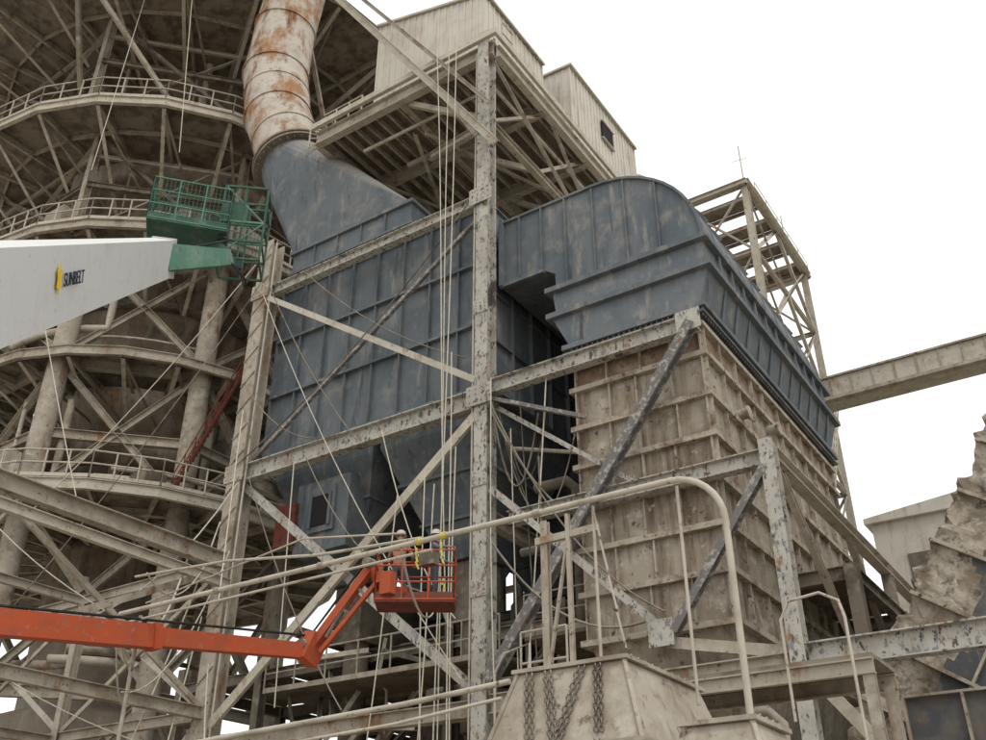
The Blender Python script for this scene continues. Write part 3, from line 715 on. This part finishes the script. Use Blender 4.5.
sag((-23.0,19.5,8.5),(-16,14,4.5),.8,.02,1);sag((-29,15,13),(-23.4,19.5,9),.6,.02,1);sag((-30,14,10),(-23.4,19.5,6),.5,.02,1)
sag((-31,16,22),(-27,17,13),.1,.02,1);sag((-23.4,19.6,22),(-27,15,9),.5,.018,0);sag((-17,19.6,14.5),(-14.2,19.6,8.5),.8,.018,1)
sag((-14.6,19.2,8.6),(-10,12.2,7.3),.5,.022,1);sag((-20.5,19.6,14.4),(-20.2,19.6,7),0,.02,1)
sag((-21,19.6,21.8),(-14,19.6,16),.5,.018,0);sag((-20,19.6,14.4),(-14,19.4,9),1.2,.02,0);sag((-22.5,19.6,14.4),(-17.5,19.3,6.6),.5,.02,0)
sag((-13.3,19.7,14.5),(-8.6,19.7,7.8),1.0,.022,0);sag((-13.3,19.7,10.5),(-9.0,19.5,7.6),.9,.03,0);sag((-11.6,20,14.8),(-12.4,20,6.6),.3,.02,1)
m.build()
# ---------------------------------------------------------------- white telescopic boom lift
bl=empty("telescopic_boom_lift")
b=V((-14.6,9.7,13.7));pN=V((-8.8,4.06,7.4));dd=(b-pN).normalized();a=pN-dd*6.8
e1=V((-14.75,11.4,14.8))
m=MB("boom",["white_boom","green_paint","dark_green","dark_steel"],bl)
m.bar(a,b,.5,1.12,0,w2=.42,h2=.76)
m.bar(b-dd*.5,e1,.36,.56,1,w2=.26,h2=.34)
m.bar(b-dd*.06,b+dd*.04,.48,.82,0)
m.build()
side=dd.cross(V((0,0,1))).normalized()
cam=V((0,0,1.7))
if side.dot(cam-pN)<0:side=-side
yv=side.cross(dd);pos=pN+dd*1.5+side*.256-yv*.02
M=Matrix((dd,yv,side)).transposed().to_4x4()
tcv=bpy.data.curves.new("lettering","FONT");tcv.body="SUNBELT";tcv.size=.24;tcv.extrude=.004;tcv.materials.append(MATS["logo_black"])
to=bpy.data.objects.new("lettering",tcv);S.collection.objects.link(to);M.translation=pos;to.matrix_world=M;to.parent=bl
m=MB("logo",["logo_yellow"],bl)
c=pN+dd*1.28+side*.257+yv*.09
m.prism([c+dd*.12*math.cos(2*math.pi*k/12)*(1 if k%2 else .6)+yv*.19*math.sin(2*math.pi*k/12)*(1 if k%2 else .7) for k in range(12)],side*.006)
m.build()
def basket(name_parts,parent,c,ang,lx,ly,h,mats,r=.03,mesh=True):
    m=MB(name_parts,mats,parent);ca,sa=math.cos(ang),math.sin(ang)
    T=lambda x,y,z:V((c[0]+x*ca-y*sa,c[1]+x*sa+y*ca,c[2]+z))
    X,Y=lx/2,ly/2;co=[(-X,-Y),(X,-Y),(X,Y),(-X,Y)]
    m.prism([T(x,y,-.06) for x,y in co],(0,0,.06),1)
    for k in range(4):
        p,q=co[k],co[(k+1)%4]
        for z in(0,.35*h,.68*h,h):m.tube(T(*p,z),T(*q,z),r,0,6)
        L_=math.hypot(p[0]-q[0],p[1]-q[1]);n=max(2,int(L_/.5))
        for i in range(n+1):
            x=p[0]+(q[0]-p[0])*i/n;y=p[1]+(q[1]-p[1])*i/n;m.tube(T(x,y,0),T(x,y,h),r*.9,0,6)
        m.prism([T(*p,.0),T(*q,.0),T(*q,.16),T(*p,.16)],(.004,.004,0),1)
        if mesh:
            n=int(L_/.09)
            for i in range(1,n):
                x=p[0]+(q[0]-p[0])*i/n;y=p[1]+(q[1]-p[1])*i/n;m.tube(T(x,y,0),T(x,y,h*.98),.008,1,4)
            for i in range(1,int(h/.12)):m.tube(T(*p,i*.12),T(*q,i*.12),.007,1,4)
    m.build();return T
bc=V((-15.75,10.95,15.6))
T=basket("basket",bl,bc,math.radians(50),1.75,.9,1.15,["green_paint","dark_green"],.02)
m=MB("basket_mount",["green_paint","dark_green","black_rubber"],bl)
m.bar(e1,bc+V((.2,.6,.1)),.18,.24,1)
k0=V((-15.2,12.1,15.1))
T2=lambda x,y,z:k0+V((x*.75-y*.66,x*.66+y*.75,z))
hx=.5;hy=.42;H2=2.1
for x in(-hx,0,hx):
    for y in(-hy,hy):m.bar(T2(x,y,0),T2(x,y,H2),.04,.04,1)
for z in(0,.5,1.05,1.6,H2):
    for y in(-hy,hy):m.bar(T2(-hx,y,z),T2(hx,y,z),.04,.05,0 if z==1.05 else 1)
    for x in(-hx,hx):m.bar(T2(x,-hy,z),T2(x,hy,z),.04,.05,1)
m.bar(T2(-hx,-hy,0),T2(hx,-hy,1.05),.03,.03,0);m.bar(T2(hx,-hy,1.05),T2(-hx,-hy,H2),.03,.03,0)
m.prism([T2(-hx,-hy,1.05),T2(.1,-hy,1.05),T2(.1,-hy,1.6),T2(-hx,-hy,1.6)],(.01,-.01,0),1)
for i in range(1,12):m.bar(T2(-hx+i*.083,-hy,0),T2(-hx+i*.083,-hy,1.05),.01,.01,1)
m.bar(e1,T2(0,0,.1),.14,.18,1)
m.path([e1,e1+V((.5,.2,-.7)),T2(.2,0,-.5),T2(0,0,.1)],.03,2,6);m.path([b+V((0,.2,.3)),e1+V((0,0,.5)),bc+V((.3,.3,.2))],.03,2,6)
m.build()
m=MB("chassis",["white_boom","black_rubber","dark_steel"],bl)
bx,by=a.x,a.y
m.box((bx-1.3,by-2.2,.7),(bx+1.3,by+2.2,1.3),0);m.tube((bx,by,1.3),(bx,by,1.7),.7,2,20);m.box((bx-.8,by-1.2,1.7),(bx+.8,by+1.2,max(1.9,a.z)),0)
for sx in(-1.35,1.35):
    for sy in(-1.5,1.5):m.tube((bx+sx-.25,by+sy,.62),(bx+sx+.25,by+sy,.62),.62,1,20);m.tube((bx+sx-.27,by+sy,.62),(bx+sx+.27,by+sy,.62),.25,0,12)
m.build()
# ---------------------------------------------------------------- orange articulating lift
ol_=empty("articulating_boom_lift")
m=MB("boom",["orange_paint","dark_steel","black_rubber"],ol_)
j0=V((-17.4,2.5,5.6));j1=V((-15.8,16.2,7.2));j2=V((-14.15,16.3,8.95));j3=V((-14.0,16.6,8.35))
jm=j0.lerp(j1,.72)
m.bar(j0,jm,.34,.50,0,w2=.31,h2=.44);m.bar(jm,j1,.26,.36,0,w2=.26,h2=.33);m.bar(jm-(j1-j0).normalized()*.12,jm+(j1-j0).normalized()*.05,.37,.5,0)
m.bar(j1+V((0,-.1,-.25)),j1+V((.1,.1,.35)),.34,.5,0)
m.bar(j1,j2,.16,.2,0);m.bar(j1+V((.35,0,-.05)),j2+V((.25,0,-.35)),.08,.1,0)
for t in(.25,.5,.75):m.bar(j1.lerp(j2,t),(j1+V((.35,0,-.05))).lerp(j2+V((.25,0,-.35)),t),.05,.06,1)
m.tube(j1+V((0,-.3,.1)),j1+V((0,.3,.1)),.14,1,12);m.tube(j2+V((0,-.25,0)),j2+V((0,.25,0)),.12,1,12)
m.tube(j1+V((.5,0,.25)),j1.lerp(j2,.75),.05,1,8)
m.bar(j2,j3,.2,.25,0);m.bar(j3,j3+V((.5,.2,-.1)),.25,.3,0)
m.path([j0+V((0,0,.33)),j0.lerp(j1,.5)+V((0,0,.3)),j1+V((0,0,.36)),j1.lerp(j2,.5)+V((-.15,0,.2)),j2+V((-.1,0,.2)),j3],.03,2,6)
jb=V((-19.5,-3.0,2.2));m.bar(jb,j0,.4,.5,0)
m.build()
m=MB("chassis",["orange_paint","black_rubber","dark_steel"],ol_)
m.box((jb.x-1.2,jb.y-1.9,.6),(jb.x+1.2,jb.y+1.9,1.2),2);m.box((jb.x-1,jb.y-1.6,1.35),(jb.x+1,jb.y+1.2,2.4),0);m.tube((jb.x,jb.y,1.2),(jb.x,jb.y,1.35),.6,2,16)
for sx in(-1.2,1.2):
    for sy in(-1.3,1.3):m.tube((jb.x+sx-.2,jb.y+sy,.5),(jb.x+sx+.2,jb.y+sy,.5),.5,1,18)
m.build()
bk=V((-13.35,16.9,8.05))
Tb=basket("basket",ol_,bk,math.radians(34),1.75,.85,1.12,["orange_paint","red_rust"],.022,False)
m=MB("control_box",["orange_paint","dark_steel"],ol_)
c=Tb(.3,-.43,.75);m.box((c.x-.2,c.y-.12,c.z),(c.x+.2,c.y+.1,c.z+.28),1);c=Tb(-.6,-.43,.2);m.box((c.x-.15,c.y-.1,c.z-.1),(c.x+.15,c.y+.1,c.z+.4),0);m.build()
# ---------------------------------------------------------------- people
def person(name,loc,rot,shirt,reach,parent=None,scale=1.0):
    e=empty(name)
    J={};vl=[];ed=[];rad_=[]
    def v(k,p,r_):J[k]=len(vl);vl.append(p);rad_.append(r_)
    v('pel',(0,0,.96),(.155,.115));v('wai',(0,0,1.12),(.14,.105));v('che',(0,.01,1.33),(.175,.12));v('nb',(0,0,1.47),(.075,.07));v('hd0',(0,.01,1.56),(.065,.07));v('hd',(0,.02,1.64),(.078,.095));v('hd2',(0,.015,1.73),(.07,.085))
    for s_,t in((1,'r'),(-1,'l')):
        v('hip'+t,(.1*s_,0,.9),(.095,.095));v('kn'+t,(.12*s_,.03,.49),(.065,.07));v('an'+t,(.12*s_,-.01,.1),(.045,.05));v('toe'+t,(.14*s_,.17,.04),(.045,.035))
        v('sh'+t,(.19*s_,0,1.42),(.065,.065))
        hx,hy,hz=reach[0 if s_==1 else 1]
        ex,ey,ez=(.26*s_+hx*s_)/2+.06*s_,hy*.4-.03,(1.42+hz)/2-.08
        v('el'+t,(ex,ey,ez),(.048,.048));v('wr'+t,(hx*s_,hy,hz),(.032,.028));v('pa'+t,(hx*s_,hy+.08,hz-.01),(.04,.018))
        ed+= [('pel','hip'+t),('hip'+t,'kn'+t),('kn'+t,'an'+t),('an'+t,'toe'+t),('che','sh'+t),('sh'+t,'el'+t),('el'+t,'wr'+t),('wr'+t,'pa'+t)]
    ed+=[('pel','wai'),('wai','che'),('che','nb'),('nb','hd0'),('hd0','hd'),('hd','hd2')]
    me=bpy.data.meshes.new("tmp");me.from_pydata(vl,[(J[a],J[b]) for a,b in ed],[])
    o=bpy.data.objects.new("tmp",me);S.collection.objects.link(o)
    sk=o.modifiers.new("s","SKIN")
    for i,r_ in enumerate(rad_):
        me.skin_vertices[0].data[i].radius=r_;me.skin_vertices[0].data[i].use_root=(i==0)
    ss=o.modifiers.new("ss","SUBSURF");ss.levels=2
    dg=bpy.context.evaluated_depsgraph_get();nm=bpy.data.meshes.new_from_object(o.evaluated_get(dg))
    bpy.data.objects.remove(o)
    for q in("skin",shirt,"pants","boot"):nm.materials.append(MATS[q])
    hands=[V((reach[0][0],reach[0][1]+.05,reach[0][2])),V((-reach[1][0],reach[1][1]+.05,reach[1][2]))]
    for p in nm.polygons:
        c=p.center;k=1
        if c.z>1.475 and abs(c.x)<.12:k=0
        elif any((c-h).length<.10 for h in hands):k=0
        elif c.z<.12:k=3
        elif c.z<.97 and abs(c.x)<.23:k=2
        p.material_index=k;p.use_smooth=True
    bo=bpy.data.objects.new("body",nm);S.collection.objects.link(bo);bo.parent=e
    m=MB("head_details",["helmet_white","skin","hair_dark"],e)
    m.lathe(V((0,.01,0)),[(.155,1.715),(.118,1.73),(.118,1.77),(.105,1.82),(.07,1.85),(.005,1.865)],0,20)
    m.tube((0,.105,1.66),(0,.13,1.64),.012,1,6)
    for sx in(-1,1):
        m.tube((sx*.032,.095,1.675),(sx*.032,.108,1.675),.011,2,6);m.tube((sx*.085,.01,1.64),(sx*.095,.01,1.69),.014,1,6)
    m.bar((-.025,.108,1.605),(.025,.108,1.605),.008,.008,2)
    m.build()
    m=MB("fingers",["skin"],e)
    for hnd,s_ in((hands[0],1),(hands[1],-1)):
        for i in range(4):
            p=hnd+V(((i-1.5)*.02,.06,-.01));l=(.036,.042,.04,.03)[i]
            m.path([p,p+V((0,l*.7,-.008)),p+V((0,l,-.03)),p+V((0,l*.7,-.055))],.008,0,6)
        p=hnd+V((-s_*.035,.01,-.01));m.path([p,p+V((-s_*.015,.03,-.015)),p+V((-s_*.005,.05,-.035))],.009,0,6)
    m.build()
    e.location=loc;e.rotation_euler=(0,0,rot);e.scale=(scale,)*3
    return e
p=Tb(-.4,0,0);person("construction_worker",p,math.radians(20),"vest_orange",((.22,.34,1.1),(.25,.36,1.15)),scale=.94)
p=Tb(.4,.05,0);person("construction_worker.001",p,math.radians(-60),"shirt_blue",((.22,.36,1.35),(.24,.34,1.1)),scale=.96)
pa=base_ang+math.radians(14)
p=pol(11.4,pa,36.3);person("construction_worker.002",p,math.atan2(-p.x,p.y)+math.pi+.5,"shirt_red",((.22,.34,1.08),(.25,.3,1.1)))
# ---------------------------------------------------------------- light
W=bpy.data.worlds.new("World");S.world=W;W.use_nodes=True
N=W.node_tree.nodes;Lk=W.node_tree.links;bg=N["Background"]
sky=N.new("ShaderNodeTexSky");sky.sky_type='NISHITA';sky.sun_disc=False
sky.sun_elevation=math.radians(52);sky.sun_rotation=math.radians(130);sky.dust_density=4
mx=N.new("ShaderNodeMix");mx.data_type='RGBA'
tc=N.new("ShaderNodeTexCoord");ns=N.new("ShaderNodeTexNoise");ns.inputs["Scale"].default_value=2.2;ns.inputs["Detail"].default_value=4
Lk.new(tc.outputs["Generated"],ns.inputs["Vector"])
r=N.new("ShaderNodeMapRange");r.inputs[1].default_value=.3;r.inputs[2].default_value=.6;r.inputs[3].default_value=.84;r.inputs[4].default_value=.98
Lk.new(ns.outputs["Fac"],r.inputs[0]);Lk.new(r.outputs[0],mx.inputs[0]);Lk.new(sky.outputs[0],mx.inputs[6])
mx.inputs[7].default_value=(11.7,11.6,11.5,1);Lk.new(mx.outputs[2],bg.inputs[0]);bg.inputs[1].default_value=.115
sl=bpy.data.lights.new("sun","SUN");sl.energy=.9;sl.angle=math.radians(16);sl.color=(1,.95,.87)
so=bpy.data.objects.new("sun",sl);S.collection.objects.link(so)
dv=V((.62,-.48,1.0));so.rotation_euler=dv.to_track_quat('Z','Y').to_euler()
cd_=bpy.data.cameras.new("camera");co=bpy.data.objects.new("camera",cd_);S.collection.objects.link(co)
cd_.lens=35.63;cd_.sensor_width=36;cd_.clip_end=6000;cd_.clip_start=.05
co.location=(0,0,1.7);co.rotation_euler=(math.radians(120),0,math.radians(33.7));S.camera=co
S.view_settings.view_transform='Standard';S.view_settings.look='None';S.view_settings.exposure=0
